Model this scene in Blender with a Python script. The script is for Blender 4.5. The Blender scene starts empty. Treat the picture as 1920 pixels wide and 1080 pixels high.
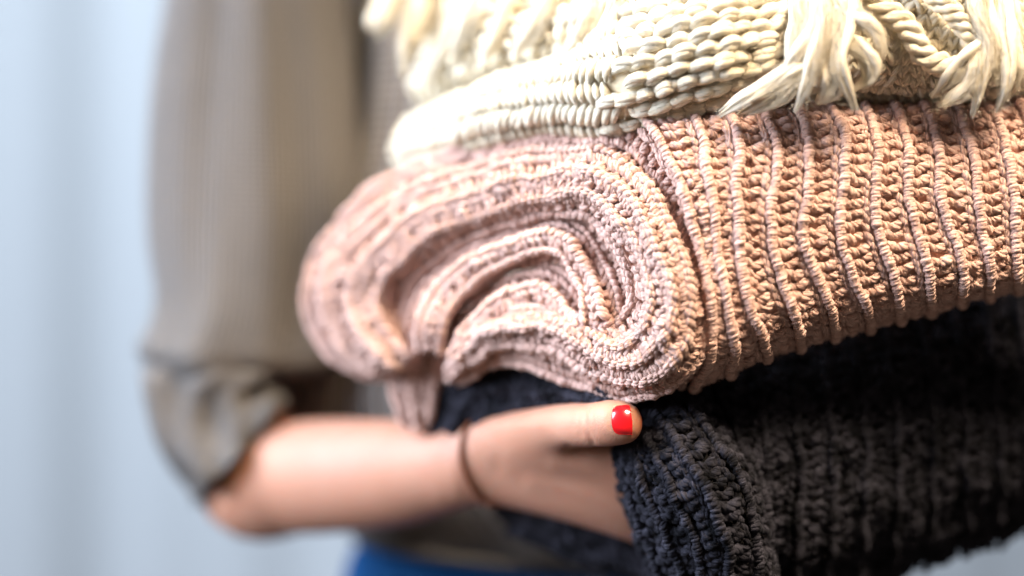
import bpy, math, random
import numpy as np
from mathutils import Vector
from mathutils.bvhtree import BVHTree

R = math.radians
rng = np.random.default_rng(7)
random.seed(7)
sc = bpy.context.scene
COL = sc.collection

# ------------------------------------------------------------------ camera
CAMZ = 1.15            # height of the lens above the floor
D0 = 0.70              # distance of the focus plane
PX = 0.42 / 1920.0     # metres per photograph pixel on the focus plane
cam_d = bpy.data.cameras.new('camera')
cam = bpy.data.objects.new('camera', cam_d)
COL.objects.link(cam)
cam.location = (0, 0, CAMZ)
cam.rotation_euler = (R(90), 0, 0)
cam_d.sensor_width = 36
cam_d.lens = 60
cam_d.clip_start = 0.02
cam_d.clip_end = 50
cam_d.dof.use_dof = True
cam_d.dof.focus_distance = D0 - 0.004
cam_d.dof.aperture_fstop = 1.45
cam_d.dof.aperture_blades = 0
sc.camera = cam

# ------------------------------------------------------------------ light
w = bpy.data.worlds.new('World')
sc.world = w
w.use_nodes = True
w.node_tree.nodes['Background'].inputs[0].default_value = (1.0, 0.80, 0.66, 1)
w.node_tree.nodes['Background'].inputs[1].default_value = 0.08


def area(name, loc, target, sx, sy, power, color, spread=180):
    l = bpy.data.lights.new(name, 'AREA')
    l.shape = 'ELLIPSE'
    l.size = sx
    l.size_y = sy
    l.energy = power
    l.color = color
    l.spread = R(spread)
    o = bpy.data.objects.new(name, l)
    COL.objects.link(o)
    o.location = loc
    o.rotation_euler = (Vector(target) - Vector(loc)).to_track_quat('-Z', 'Y').to_euler()
    return o


area('window_light', (-1.45, 0.50, CAMZ + 0.70), (0.0, 0.75, CAMZ), 1.5, 1.6, 74, (0.77, 0.85, 1.0))
area('lamp_light', (0.55, 0.05, CAMZ + 1.20), (0.20, 0.70, CAMZ + 0.11), 0.7, 0.6, 3.2, (1.0, 0.79, 0.56), 38)
area('curtain_light', (-0.6, 1.35, CAMZ + 1.2), (0.0, 2.2, CAMZ - 0.1), 1.6, 0.6, 6.5, (0.80, 0.92, 1.0), 140)
sc.view_settings.view_transform = 'Standard'
sc.view_settings.look = 'None'
sc.view_settings.exposure = 0.75
sc.view_settings.gamma = 1.0
sc.cycles.use_denoising = True
sc.cycles.max_bounces = 8
sc.cycles.diffuse_bounces = 4
sc.cycles.sample_clamp_indirect = 6


# ------------------------------------------------------------------ helpers
def Wp(a):
    """photograph pixel x, y and depth behind the focus plane (in pixel units) -> metres"""
    a = np.asarray(a, float)
    Y = D0 + a[..., 2] * PX
    f = PX * Y / D0
    return np.stack([(a[..., 0] - 960) * f, Y, CAMZ - (a[..., 1] - 540) * f], -1)


def tag(o, label=None, cat=None, kind=None, group=None):
    if label: o['label'] = label
    if cat: o['category'] = cat
    if kind: o['kind'] = kind
    if group: o['group'] = group
    return o


def empty(name, loc, label, cat):
    o = bpy.data.objects.new(name, None)
    o.empty_display_size = 0.02
    COL.objects.link(o)
    o.location = loc
    tag(o, label, cat)
    return o


def mesh_np(name, V, Q, mat, parent=None, uv=None, smooth=True, kind=None):
    V = np.asarray(V, np.float32).reshape(-1, 3)
    Q = np.asarray(Q, np.int32)
    if parent is not None:
        V = V - np.array(parent_world(parent), np.float32)
    me = bpy.data.meshes.new(name)
    me.vertices.add(len(V)); me.vertices.foreach_set('co', V.ravel())
    k = Q.shape[1]
    me.loops.add(Q.size); me.loops.foreach_set('vertex_index', Q.ravel())
    me.polygons.add(len(Q))
    me.polygons.foreach_set('loop_start', np.arange(0, Q.size, k, dtype=np.int32))
    me.polygons.foreach_set('use_smooth', np.full(len(Q), smooth))
    if uv is not None:
        ul = me.uv_layers.new(name='UVMap')
        ul.data.foreach_set('uv', np.asarray(uv, np.float32).ravel())
    me.update(calc_edges=True)
    me.validate()
    me.materials.append(mat)
    o = bpy.data.objects.new(name, me)
    COL.objects.link(o)
    if parent is not None: o.parent = parent
    if kind: o['kind'] = kind
    return o


def parent_world(p):
    v = Vector((0, 0, 0))
    while p is not None:
        v = v + p.location
        p = p.parent
    return v


def cr(P, n):
    """Catmull-Rom through the control points of axis 0, n samples"""
    P = np.asarray(P, float)
    K = len(P)
    E = np.concatenate([[2 * P[0] - P[1]], P, [2 * P[-1] - P[-2]]], 0)
    t = np.linspace(0, K - 1, n)
    i = np.minimum(t.astype(int), K - 2)
    f = (t - i).reshape((-1,) + (1,) * (P.ndim - 1))
    a, b, c, d = E[i], E[i + 1], E[i + 2], E[i + 3]
    return 0.5 * (2 * b + (c - a) * f + (2 * a - 5 * b + 4 * c - d) * f ** 2 + (3 * b - a - 3 * c + d) * f ** 3)


def smooth_noise(p, seed, freq):
    """cheap smooth noise from sums of sines, p (...,3) in metres"""
    r = np.random.default_rng(seed)
    out = 0
    for k in range(6):
        d = r.normal(size=3); d /= np.linalg.norm(d)
        out = out + np.sin((p @ d) * freq * r.uniform(.6, 1.7) + r.uniform(0, 6.28))
    return out / 3.0


def nrm(v):
    return v / np.maximum(np.linalg.norm(v, axis=-1, keepdims=True), 1e-12)


class Patch:
    """surface lofted through lines of control points; s counts lines, t runs 0..1 along them"""
    def __init__(self, lines, per=8, nt=500, flip=False, bump=0.0, seed=1, wob=0.0):
        L = [np.asarray(l, float) for l in lines]
        k = max(len(l) for l in L)
        L = [l if len(l) == k else cr(l, k) for l in L]
        C = Wp(np.stack(L))                     # M,K,3
        self.M = len(L)
        T = cr(C.transpose(1, 0, 2), nt)        # nt,M,3
        self.ns = (self.M - 1) * per + 1
        G = cr(T.transpose(1, 0, 2), self.ns)   # ns,nt,3
        self.nt = nt
        if wob:
            for c_ in range(3):
                G[..., c_] += wob * PX * (smooth_noise(G, seed * 7 + c_, 190) + .5 * smooth_noise(G, seed * 7 + c_ + 3, 420))
        self.G = G
        self.N = self._normals()
        c = np.array([0, 0, CAMZ])
        if ((c - G) * self.N).sum(-1).mean() < 0: self.sgn = -1
        else: self.sgn = 1
        if flip: self.sgn = -self.sgn
        self.N *= self.sgn
        if bump:
            h = smooth_noise(G, seed, 90) * bump * PX + smooth_noise(G, seed + 5, 220) * bump * .4 * PX
            self.G = G + self.N * h[..., None]
            self.N = self._normals() * self.sgn
        ds = np.linalg.norm(np.diff(self.G, axis=1), axis=-1)
        self.arc = np.concatenate([np.zeros((self.ns, 1)), np.cumsum(ds, 1)], 1)

    def _normals(self):
        a = np.gradient(self.G, axis=0); b = np.gradient(self.G, axis=1)
        return nrm(np.cross(a, b))

    def at(self, s, t):
        x = np.clip(s / (self.M - 1), 0, 1) * (self.ns - 1)
        y = np.clip(t, 0, 1) * (self.nt - 1)
        i = np.minimum(x.astype(int), self.ns - 2); j = np.minimum(y.astype(int), self.nt - 2)
        u = (x - i)[..., None]; v = (y - j)[..., None]
        def f(A):
            return A[i, j] * (1 - u) * (1 - v) + A[i + 1, j] * u * (1 - v) + A[i, j + 1] * (1 - u) * v + A[i + 1, j + 1] * u * v
        return f(self.G), nrm(f(self.N))

    def column(self, s, pitch, ds, da, r, h0, hb, A=7, phase=0.0, t0=0.0, t1=1.0, jit=1.0, curve=0.0, bend=0.0):
        """stitches along line s. ds, da: half reach across/along in px; returns (C,N,R)"""
        si = int(round(s / (self.M - 1) * (self.ns - 1)))
        si = min(max(si, 0), self.ns - 1)
        arc = self.arc[si]
        tt = np.linspace(0, 1, self.nt)
        a0 = np.interp(t0, tt, arc); a1 = np.interp(t1, tt, arc)
        n = max(1, int((a1 - a0) / (pitch * PX)))
        ac = a0 + (np.arange(n) + .5 + phase) * (a1 - a0) / n
        ac = ac + rng.normal(0, .07 * jit, n) * pitch * PX
        # metres per unit s at each stitch
        tc = np.interp(ac, arc, tt)
        s2 = s + .25 if s + .25 <= self.M - 1 else s - .25
        p1, _ = self.at(np.full(n, s), tc); p2, _ = self.at(np.full(n, s2), tc)
        wid = np.maximum(np.linalg.norm(p2 - p1, axis=-1) / .25, 6 * PX)
        a = np.linspace(-1, 1, A)[None]
        k = 1 + rng.normal(0, .08 * jit, (n, 1))
        dsu = (ds * PX * k / wid[:, None])
        lim = 0.42
        dsu = np.clip(dsu, -lim, lim)
        S = s + dsu * a + rng.normal(0, .6 * jit, (n, 1)) * PX / wid[:, None] + curve * PX / wid[:, None] * (1 - a ** 2)
        AC = ac[:, None] + da * PX * k * a + bend * PX * (1 - a ** 2)
        Tt = np.interp(AC, arc, tt)
        P, N = self.at(S, Tt)
        h = (h0 + hb * (1 - np.abs(a) ** 2.2) + rng.normal(0, .8 * jit, (n, 1))) * PX
        C = P + N * h[..., None]
        rr = r * PX * (1 - .62 * np.abs(a) ** 2.6) * (1 + rng.normal(0, .07 * jit, (n, 1)))
        return C, N, np.broadcast_to(rr, C.shape[:2])

    def sheet(self, name, mat, parent, h=-4, si=2, ti=2, thick=10):
        G = (self.G + self.N * h * PX)[::si, ::ti]
        B = (self.G + self.N * (h - thick) * PX)[::si, ::ti]
        a, b = G.shape[:2]
        V = np.concatenate([G.reshape(-1, 3), B.reshape(-1, 3)])
        q = grid_quads(a, b)
        q2 = q[:, ::-1] + a * b
        # rim
        def strip(idx): 
            idx = np.array(idx); return np.stack([idx[:-1], idx[:-1] + a * b, idx[1:] + a * b, idx[1:]], 1)
        e = [strip(np.arange(b)), strip(np.arange(b) + (a - 1) * b), strip(np.arange(a) * b), strip(np.arange(a) * b + b - 1)]
        return mesh_np(name, V, np.concatenate([q, q2] + e), mat, parent)


def grid_quads(a, b, wrap=False):
    i = np.arange(a - 1)[:, None]; j = np.arange(b if wrap else b - 1)[None]
    j2 = (j + 1) % b
    return np.stack([i * b + j, i * b + j2, (i + 1) * b + j2, (i + 1) * b + j], -1).reshape(-1, 4)


class Yarn:
    """collects short lengths of yarn (centre line, normal, radius) and builds them as one mesh"""
    def __init__(self): self.V = []; self.Q = []; self.U = []; self.n = 0

    def add(self, C, N, Rr, B=9, flat=.86, ply=0.0, tw=1.0):
        L, A = C.shape[:2]
        T = nrm(np.gradient(C, axis=1))
        Nn = nrm(N - (N * T).sum(-1, keepdims=True) * T)
        Bn = np.cross(T, Nn)
        th = np.arange(B) / B * 2 * np.pi
        arc = np.concatenate([np.zeros((L, 1)), np.cumsum(np.linalg.norm(np.diff(C, axis=1), axis=-1), 1)], 1)
        rm = np.max(Rr, axis=1, keepdims=True)
        u = arc / (2 * np.pi * rm)
        rad = Rr[..., None] * np.ones(B)
        if ply:
            ph = 3 * (th[None, None] + u[..., None] * tw * 2 * np.pi / 3 * 3)
            rad = rad * (1 + ply * np.cos(ph))
        P = C[:, :, None] + rad[..., None] * (Bn[:, :, None] * np.cos(th)[None, None, :, None] + flat * Nn[:, :, None] * np.sin(th)[None, None, :, None])
        q = grid_quads(A, B, True)
        Q = (q[None] + (np.arange(L) * A * B)[:, None, None]).reshape(-1, 4) + self.n
        i = np.arange(A - 1)[:, None] + 0 * np.arange(B)[None]; j = 0 * i + np.arange(B)[None]
        r0 = rng.uniform(0, 1, (L, 1, 1))
        u0 = u[:, :-1][:, :, None] + r0 + 0 * j[None]; u1 = u[:, 1:][:, :, None] + r0 + 0 * j[None]
        v0 = (j / B)[None] + 0 * u0; v1 = ((j + 1) / B)[None] + 0 * u0
        UVQ = np.stack([np.stack([u1, v0], -1), np.stack([u1, v1], -1), np.stack([u0, v1], -1), np.stack([u0, v0], -1)], 3).reshape(-1, 2)
        Q = Q[:, ::-1]
        self.V.append(P.reshape(-1, 3)); self.Q.append(Q); self.U.append(UVQ)
        self.n += L * A * B
        return self

    def add_plied(self, C, N, Rr, B=5, plies=3, turns=1.1, off=.50, thick=.60):
        """the same lengths spun from separate plies twisted round each other"""
        L, A = C.shape[:2]
        T = nrm(np.gradient(C, axis=1)); Nn = nrm(N - (N * T).sum(-1, keepdims=True) * T); Bn = np.cross(T, Nn)
        a = np.linspace(0, 1, A)[None]; p0 = rng.uniform(0, 6.28, (L, 1))
        for q in range(plies):
            ph = p0 + q * 2 * np.pi / plies - turns * 2 * np.pi * a
            o = off * Rr[..., None] * (np.cos(ph)[..., None] * Bn + np.sin(ph)[..., None] * Nn)
            self.add(C + o, N, Rr * thick * (1 + rng.normal(0, .05, (L, 1))), B=B, flat=1)
        return self

    def build(self, name, mat, parent, kind=None):
        return mesh_np(name, np.concatenate(self.V), np.concatenate(self.Q), mat, parent, np.concatenate(self.U), kind=kind)


def strands(paths, count, spread, r, seed, taper=.25, seg=24, wav=1.0):
    """loose fibres following paths [(K,3) world], -> Yarn"""
    y = Yarn(); rg = np.random.default_rng(seed)
    for p in paths:
        c = cr(p, seg)
        T = nrm(np.gradient(c, axis=0))
        up = np.array([0.1, -1, .2]); Bn = nrm(np.cross(T, up)); Nn = np.cross(Bn, T)
        a = np.linspace(0, 1, seg)
        env = (1 - (1 - taper) * a ** 2.2) * (0.55 + .45 * np.sin(np.pi * np.clip(a * 1.15, 0, 1)) ** .5)
        n = count
        ph = rg.uniform(0, 6.28, n); rad = np.sqrt(rg.uniform(0, 1, n)) * spread * PX
        tw = rg.normal(0, .5, n) + 1.2
        ang = ph[:, None] + tw[:, None] * a[None] * 2
        rr = rad[:, None] * env[None] * (1 + .18 * np.sin(a[None] * rg.uniform(5, 14, (n, 1)) + ph[:, None]) * wav)
        st = rg.uniform(.86, 1.06, n)[:, None]
        ai = np.clip(a[None] * st, 0, 1)
        cc = np.stack([np.interp(ai, a, c[:, k]) for k in range(3)], -1)
        C = cc + rr[..., None] * (np.cos(ang)[..., None] * Bn[None] + .8 * np.sin(ang)[..., None] * Nn[None])
        fr = rg.uniform(4, 16, (n, 1, 3)); f2 = rg.uniform(0, 6.28, (n, 1, 3))
        C = C + np.sin(a[None, :, None] * fr + f2) * (a[None, :, None] * .8 + .25) * rg.uniform(.6, 3.2, (n, 1, 1)) * PX * wav
        C = C + np.sin(a[None, :, None] * rg.uniform(25, 45, (n, 1, 3)) + f2 * 3) * PX * .8
        N = np.broadcast_to(Nn[None], C.shape)
        y.add(C, N, np.broadcast_to(r * PX * (1 - .8 * a[None] ** 3), C.shape[:2]), B=4, flat=1)
    return y


def fuzz(P, N, n, lmin, lmax, width, seed, lift=.6):
    """thin stray hairs as ribbons standing off a surface"""
    rg = np.random.default_rng(seed)
    i = rg.integers(0, len(P), n)
    p = P[i]; nn = N[i]
    tdir = nrm(rg.normal(size=(n, 3)))
    d0 = nrm(nn * lift + tdir)
    d1 = nrm(nn * lift * .5 + nrm(rg.normal(size=(n, 3))))
    L = rg.uniform(lmin, lmax, n)[:, None, None] * PX
    S = 6
    a = np.linspace(0, 1, S)[None, :, None]
    C = p[:, None] + L * (d0[:, None] * a + (d1 - d0)[:, None] * .5 * a ** 2)
    side = nrm(np.cross(d0 + d1 * .3, rg.normal(size=(n, 3))))[:, None] * width * PX * (1.05 - a)
    V = np.stack([C - side, C + side], 2).reshape(-1, 3)
    q = grid_quads(S, 2)
    Q = (q[None] + (np.arange(n) * S * 2)[:, None, None]).reshape(-1, 4)
    return V, Q


# ------------------------------------------------------------------ materials
def new_mat(name):
    m = bpy.data.materials.new(name)
    m.use_nodes = True
    nt = m.node_tree
    return m, nt, nt.nodes['Principled BSDF']


def yarn_mat(name, col, col2, rough=.9, sheen=.25, plies=3, twist=1.0, depth=.0012, fib=.0004, sss=0.0, scale=500, tint=(1, .95, .9, 1)):
    m, nt, b = new_mat(name)
    N = nt.nodes; L = nt.links
    tc = N.new('ShaderNodeTexCoord')
    sp = N.new('ShaderNodeSeparateXYZ'); L.new(tc.outputs['UV'], sp.inputs[0])
    mu = N.new('ShaderNodeMath'); mu.operation = 'MULTIPLY'; mu.inputs[1].default_value = twist * 2 * math.pi; L.new(sp.outputs[0], mu.inputs[0])
    mv = N.new('ShaderNodeMath'); mv.operation = 'MULTIPLY_ADD'; mv.inputs[1].default_value = plies * 2 * math.pi; L.new(sp.outputs[1], mv.inputs[0]); L.new(mu.outputs[0], mv.inputs[2])
    cs = N.new('ShaderNodeMath'); cs.operation = 'COSINE'; L.new(mv.outputs[0], cs.inputs[0])
    ab = N.new('ShaderNodeMath'); ab.operation = 'MULTIPLY_ADD'; ab.inputs[1].default_value = .5; ab.inputs[2].default_value = .5; L.new(cs.outputs[0], ab.inputs[0])
    pw = N.new('ShaderNodeMath'); pw.operation = 'POWER'; pw.inputs[1].default_value = .55; L.new(ab.outputs[0], pw.inputs[0])
    bp = N.new('ShaderNodeBump'); bp.inputs['Strength'].default_value = 1; bp.inputs['Distance'].default_value = depth; L.new(pw.outputs[0], bp.inputs['Height'])
    # fibres running along the ply
    cb = N.new('ShaderNodeCombineXYZ'); L.new(mv.outputs[0], cb.inputs[1]);
    s2 = N.new('ShaderNodeMath'); s2.operation = 'MULTIPLY'; s2.inputs[1].default_value = 1.2; L.new(sp.outputs[0], s2.inputs[0]); L.new(s2.outputs[0], cb.inputs[0])
    nf = N.new('ShaderNodeTexNoise'); nf.inputs['Scale'].default_value = 2.4; nf.inputs['Detail'].default_value = 3; L.new(cb.outputs[0], nf.inputs['Vector'])
    b2 = N.new('ShaderNodeBump'); b2.inputs['Strength'].default_value = 1; b2.inputs['Distance'].default_value = fib; L.new(nf.outputs[0], b2.inputs['Height']); L.new(bp.outputs[0], b2.inputs['Normal'])
    no = N.new('ShaderNodeTexNoise'); no.inputs['Scale'].default_value = scale; no.inputs['Detail'].default_value = 2; L.new(tc.outputs['Object'], no.inputs['Vector'])
    b3 = N.new('ShaderNodeBump'); b3.inputs['Strength'].default_value = .5; b3.inputs['Distance'].default_value = fib; L.new(no.outputs[0], b3.inputs['Height']); L.new(b2.outputs[0], b3.inputs['Normal'])
    L.new(b3.outputs[0], b.inputs['Normal'])
    n2 = N.new('ShaderNodeTexNoise'); n2.inputs['Scale'].default_value = 130; n2.inputs['Detail'].default_value = 4; L.new(tc.outputs['Object'], n2.inputs['Vector'])
    mx = N.new('ShaderNodeMix'); mx.data_type = 'RGBA'; mx.inputs[6].default_value = (*col, 1); mx.inputs[7].default_value = (*col2, 1)
    cr_ = N.new('ShaderNodeMapRange'); cr_.inputs[1].default_value = .35; cr_.inputs[2].default_value = .65; L.new(n2.outputs[0], cr_.inputs[0]); L.new(cr_.outputs[0], mx.inputs[0])
    L.new(mx.outputs[2], b.inputs['Base Color'])
    b.inputs['Roughness'].default_value = rough
    b.inputs['Sheen Weight'].default_value = sheen
    b.inputs['Sheen Roughness'].default_value = .5
    b.inputs['Sheen Tint'].default_value = tint
    b.inputs['Specular IOR Level'].default_value = .06
    if sss:
        b.inputs['Subsurface Weight'].default_value = sss
        b.inputs['Subsurface Radius'].default_value = (1, .8, .6)
        b.inputs['Subsurface Scale'].default_value = .002
    return m


def plain_mat(name, col, rough=.9, sheen=0.0, spec=.06):
    m, nt, b = new_mat(name)
    tc = nt.nodes.new('ShaderNodeTexCoord')
    no = nt.nodes.new('ShaderNodeTexNoise'); no.inputs['Scale'].default_value = 260; no.inputs['Detail'].default_value = 3
    nt.links.new(tc.outputs['Object'], no.inputs['Vector'])
    mx = nt.nodes.new('ShaderNodeMix'); mx.data_type = 'RGBA'
    mx.inputs[6].default_value = (*[c * .88 for c in col], 1); mx.inputs[7].default_value = (*[min(1, c * 1.1) for c in col], 1)
    nt.links.new(no.outputs[0], mx.inputs[0]); nt.links.new(mx.outputs[2], b.inputs['Base Color'])
    bp = nt.nodes.new('ShaderNodeBump'); bp.inputs['Distance'].default_value = .0006
    nt.links.new(no.outputs[0], bp.inputs['Height']); nt.links.new(bp.outputs[0], b.inputs['Normal'])
    b.inputs['Roughness'].default_value = rough
    b.inputs['Sheen Weight'].default_value = sheen
    b.inputs['Specular IOR Level'].default_value = spec
    return m


M_pink = yarn_mat('pink_yarn', (.76, .485, .40), (.84, .57, .49), sheen=.3, depth=.0006, fib=.0005)
M_pinkb = plain_mat('pink_yarn_ground', (.72, .44, .34))
M_white = yarn_mat('cream_wool', (.87, .77, .575), (.92, .85, .69), sheen=.2, plies=3, twist=.35, depth=.0006, fib=.0008)
M_whiteb = plain_mat('cream_wool_ground', (.80, .68, .48))
M_fluff = plain_mat('cream_roving', (.70, .64, .52))
M_char = yarn_mat('charcoal_wool', (.005, .005, .0065), (.050, .049, .066), sheen=.05, depth=.0008, fib=.0006, tint=(.6, .65, .8, 1))
M_charb = plain_mat('charcoal_wool_ground', (.004, .004, .004))
M_hairp = plain_mat('pink_fuzz', (.75, .50, .40))
M_hairc = plain_mat('charcoal_fuzz', (.03, .027, .028))

# sweater: fine vertical knit columns
def knit_mat(name, col, col2, cols, rows, depth, sheen=.3):
    m, nt, b = new_mat(name)
    N = nt.nodes; L = nt.links
    tc = N.new('ShaderNodeTexCoord'); sp = N.new('ShaderNodeSeparateXYZ'); L.new(tc.outputs['UV'], sp.inputs[0])
    def wave(src, k):
        a = N.new('ShaderNodeMath'); a.operation = 'MULTIPLY'; a.inputs[1].default_value = k * 2 * math.pi; L.new(src, a.inputs[0])
        c = N.new('ShaderNodeMath'); c.operation = 'SINE'; L.new(a.outputs[0], c.inputs[0]); return c.outputs[0]
    ad = N.new('ShaderNodeMath'); ad.operation = 'MULTIPLY_ADD'; ad.inputs[1].default_value = .35
    L.new(wave(sp.outputs[1], rows), ad.inputs[0]); L.new(wave(sp.outputs[0], cols), ad.inputs[2])
    bp = N.new('ShaderNodeBump'); bp.inputs['Distance'].default_value = depth; L.new(ad.outputs[0], bp.inputs['Height']); L.new(bp.outputs[0], b.inputs['Normal'])
    n2 = N.new('ShaderNodeTexNoise'); n2.inputs['Scale'].default_value = 30; n2.inputs['Detail'].default_value = 5; L.new(tc.outputs['Object'], n2.inputs['Vector'])
    mx = N.new('ShaderNodeMix'); mx.data_type = 'RGBA'; mx.inputs[6].default_value = (*col, 1); mx.inputs[7].default_value = (*col2, 1)
    L.new(n2.outputs[0], mx.inputs[0]); L.new(mx.outputs[2], b.inputs['Base Color'])
    b.inputs['Roughness'].default_value = .95; b.inputs['Sheen Weight'].default_value = sheen; b.inputs['Specular IOR Level'].default_value = .1
    return m


M_sweater = knit_mat('taupe_knit', (.165, .145, .130), (.215, .192, .175), 100, 150, .0016)
M_denim = knit_mat('blue_denim', (.006, .05, .16), (.010, .08, .24), 300, 200, .0003, 0.0)

m, nt, b = new_mat('skin')
tc = nt.nodes.new('ShaderNodeTexCoord')
n1 = nt.nodes.new('ShaderNodeTexNoise'); n1.inputs['Scale'].default_value = 45; n1.inputs['Detail'].default_value = 4
nt.links.new(tc.outputs['Object'], n1.inputs['Vector'])
mx = nt.nodes.new('ShaderNodeMix'); mx.data_type = 'RGBA'
mx.inputs[6].default_value = (.42, .200, .125, 1); mx.inputs[7].default_value = (.50, .265, .185, 1)
nt.links.new(n1.outputs[0], mx.inputs[0])
n4 = nt.nodes.new('ShaderNodeTexNoise'); n4.inputs['Scale'].default_value = 160; n4.inputs['Detail'].default_value = 5
nt.links.new(tc.outputs['Object'], n4.inputs['Vector'])
mr = nt.nodes.new('ShaderNodeMapRange'); mr.inputs[1].default_value = .48; mr.inputs[2].default_value = .72; mr.inputs[4].default_value = .35
nt.links.new(n4.outputs[0], mr.inputs[0])
mx2 = nt.nodes.new('ShaderNodeMix'); mx2.data_type = 'RGBA'; mx2.inputs[7].default_value = (.50, .20, .13, 1)
nt.links.new(mr.outputs[0], mx2.inputs[0]); nt.links.new(mx.outputs[2], mx2.inputs[6])
# thumb tip redder: skin tone, plus glow of light through it painted in
tip = nt.nodes.new('ShaderNodeVectorMath'); tip.operation = 'DISTANCE'
tip.inputs[1].default_value = tuple(Wp([1216, 790, 10]) - np.array([*(Wp([1150, 540, 1150]) * np.array([1, 1, 0]))]))
nt.links.new(tc.outputs['Object'], tip.inputs[0])
tr = nt.nodes.new('ShaderNodeMapRange'); tr.inputs[1].default_value = .003; tr.inputs[2].default_value = .0105; tr.inputs[3].default_value = .85; tr.inputs[4].default_value = 0
nt.links.new(tip.outputs['Value'], tr.inputs[0])
mx3 = nt.nodes.new('ShaderNodeMix'); mx3.data_type = 'RGBA'; mx3.inputs[7].default_value = (.50, .13, .05, 1)
nt.links.new(tr.outputs[0], mx3.inputs[0]); nt.links.new(mx2.outputs[2], mx3.inputs[6]); nt.links.new(mx3.outputs[2], b.inputs['Base Color'])
n3 = nt.nodes.new('ShaderNodeTexVoronoi'); n3.inputs['Scale'].default_value = 1500
nt.links.new(tc.outputs['Object'], n3.inputs['Vector'])
bp = nt.nodes.new('ShaderNodeBump'); bp.inputs['Distance'].default_value = .00012; bp.inputs['Strength'].default_value = .6
nt.links.new(n3.outputs[0], bp.inputs['Height'])
mp = nt.nodes.new('ShaderNodeMapping'); mp.inputs['Scale'].default_value = (1500, 500, 350)
nt.links.new(tc.outputs['Object'], mp.inputs[0])
n5 = nt.nodes.new('ShaderNodeTexNoise'); n5.inputs['Scale'].default_value = 1; n5.inputs['Detail'].default_value = 3; n5.inputs['Distortion'].default_value = .6
nt.links.new(mp.outputs[0], n5.inputs['Vector'])
bp2 = nt.nodes.new('ShaderNodeBump'); bp2.inputs['Distance'].default_value = .00022; bp2.inputs['Strength'].default_value = .7
nt.links.new(n5.outputs[0], bp2.inputs['Height']); nt.links.new(bp.outputs[0], bp2.inputs['Normal']); nt.links.new(bp2.outputs[0], b.inputs['Normal'])
b.inputs['Roughness'].default_value = .5
b.inputs['Subsurface Weight'].default_value = .35
b.inputs['Subsurface Radius'].default_value = (1, .35, .2)
b.inputs['Subsurface Scale'].default_value = .004
b.inputs['Specular IOR Level'].default_value = .35
M_skin = m
m, nt, b = new_mat('red_nail_polish')
b.inputs['Base Color'].default_value = (.70, .006, .012, 1); b.inputs['Roughness'].default_value = .25
b.inputs['Coat Weight'].default_value = 1; b.inputs['Coat Roughness'].default_value = .04
M_nail = m
M_tie = plain_mat('brown_elastic', (.20, .075, .04), rough=.7)

# ------------------------------------------------------------------ curtain behind
def build_curtain():
    nx, nz = 400, 30
    x = np.linspace(-1.6, 2.0, nx); z = np.linspace(-.2, 2.6, nz)
    X, Z = np.meshgrid(x, z, indexing='ij')
    Y = 2.25 + .018 * np.sin(X * 9 + .6 * np.sin(X * 3.1)) + .008 * np.sin(X * 23 + 1 + Z * .4) + .004 * np.sin(X * 47 + 2)
    V = np.stack([X, Y, Z], -1)
    B = V + np.array([0, .004, 0])
    q = grid_quads(nx, nz)
    m = plain_mat('curtain_cloth', (.37, .40, .42))
    o = mesh_np('curtain', np.concatenate([V.reshape(-1, 3), B.reshape(-1, 3)]), np.concatenate([q, q[:, ::-1] + nx * nz]), m)
    tag(o, 'pale blue-grey curtain hanging in soft vertical folds, blurred behind the person', 'curtain')


build_curtain()

# ------------------------------------------------------------------ person
def rings(specs, n_th=96, n_al=120, disp=None, zd=0):
    """specs: (cx, cy, e, ax, ay, hd) ring centre, half axis in the picture plane, half depth"""
    S = cr(np.array(specs, float), n_al)
    c = Wp(S[:, :3])
    a = Wp(np.stack([S[:, 0] + S[:, 3], S[:, 1] + S[:, 4], S[:, 2]], -1)) - c
    d = np.zeros_like(c); d[:, 1] = S[:, 5] * PX
    th = np.linspace(0, 2 * np.pi, n_th, endpoint=False)
    P = c[:, None] + a[:, None] * np.cos(th)[None, :, None] - d[:, None] * np.sin(th)[None, :, None]
    if disp is not None:
        out = nrm(P - c[:, None])
        T, A = np.meshgrid(th, np.linspace(0, 1, n_al))
        P = P + out * (disp(A, T) * PX)[..., None]
        if zd: P[..., 2] += (A ** 5 * (zd * np.sin(2 * T + .6) + .5 * zd * np.sin(5 * T + 2))) * PX
    q = grid_quads(n_al, n_th, True)
    i = np.arange(n_al - 1)[:, None] + 0 * th[None]; j = np.arange(n_th)[None] + 0 * i
    uv = np.stack([np.stack([(j) / n_th, i / n_al], -1), np.stack([(j + 1) / n_th, i / n_al], -1), np.stack([(j + 1) / n_th, (i + 1) / n_al], -1), np.stack([j / n_th, (i + 1) / n_al], -1)], 2)
    return P.reshape(-1, 3), q, uv.reshape(-1, 2)


def merge(parts):
    V, Q, U, n = [], [], [], 0
    for v, q, u in parts:
        V.append(v); Q.append(q + n); U.append(u); n += len(v)
    return np.concatenate(V), np.concatenate(Q), np.concatenate(U)


person = empty('person', Wp([1150, 540, 1150]) * np.array([1, 1, 0]),
               'person in taupe sweater and blue jeans holding the folded knits, thumbnail painted red', 'person')


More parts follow.
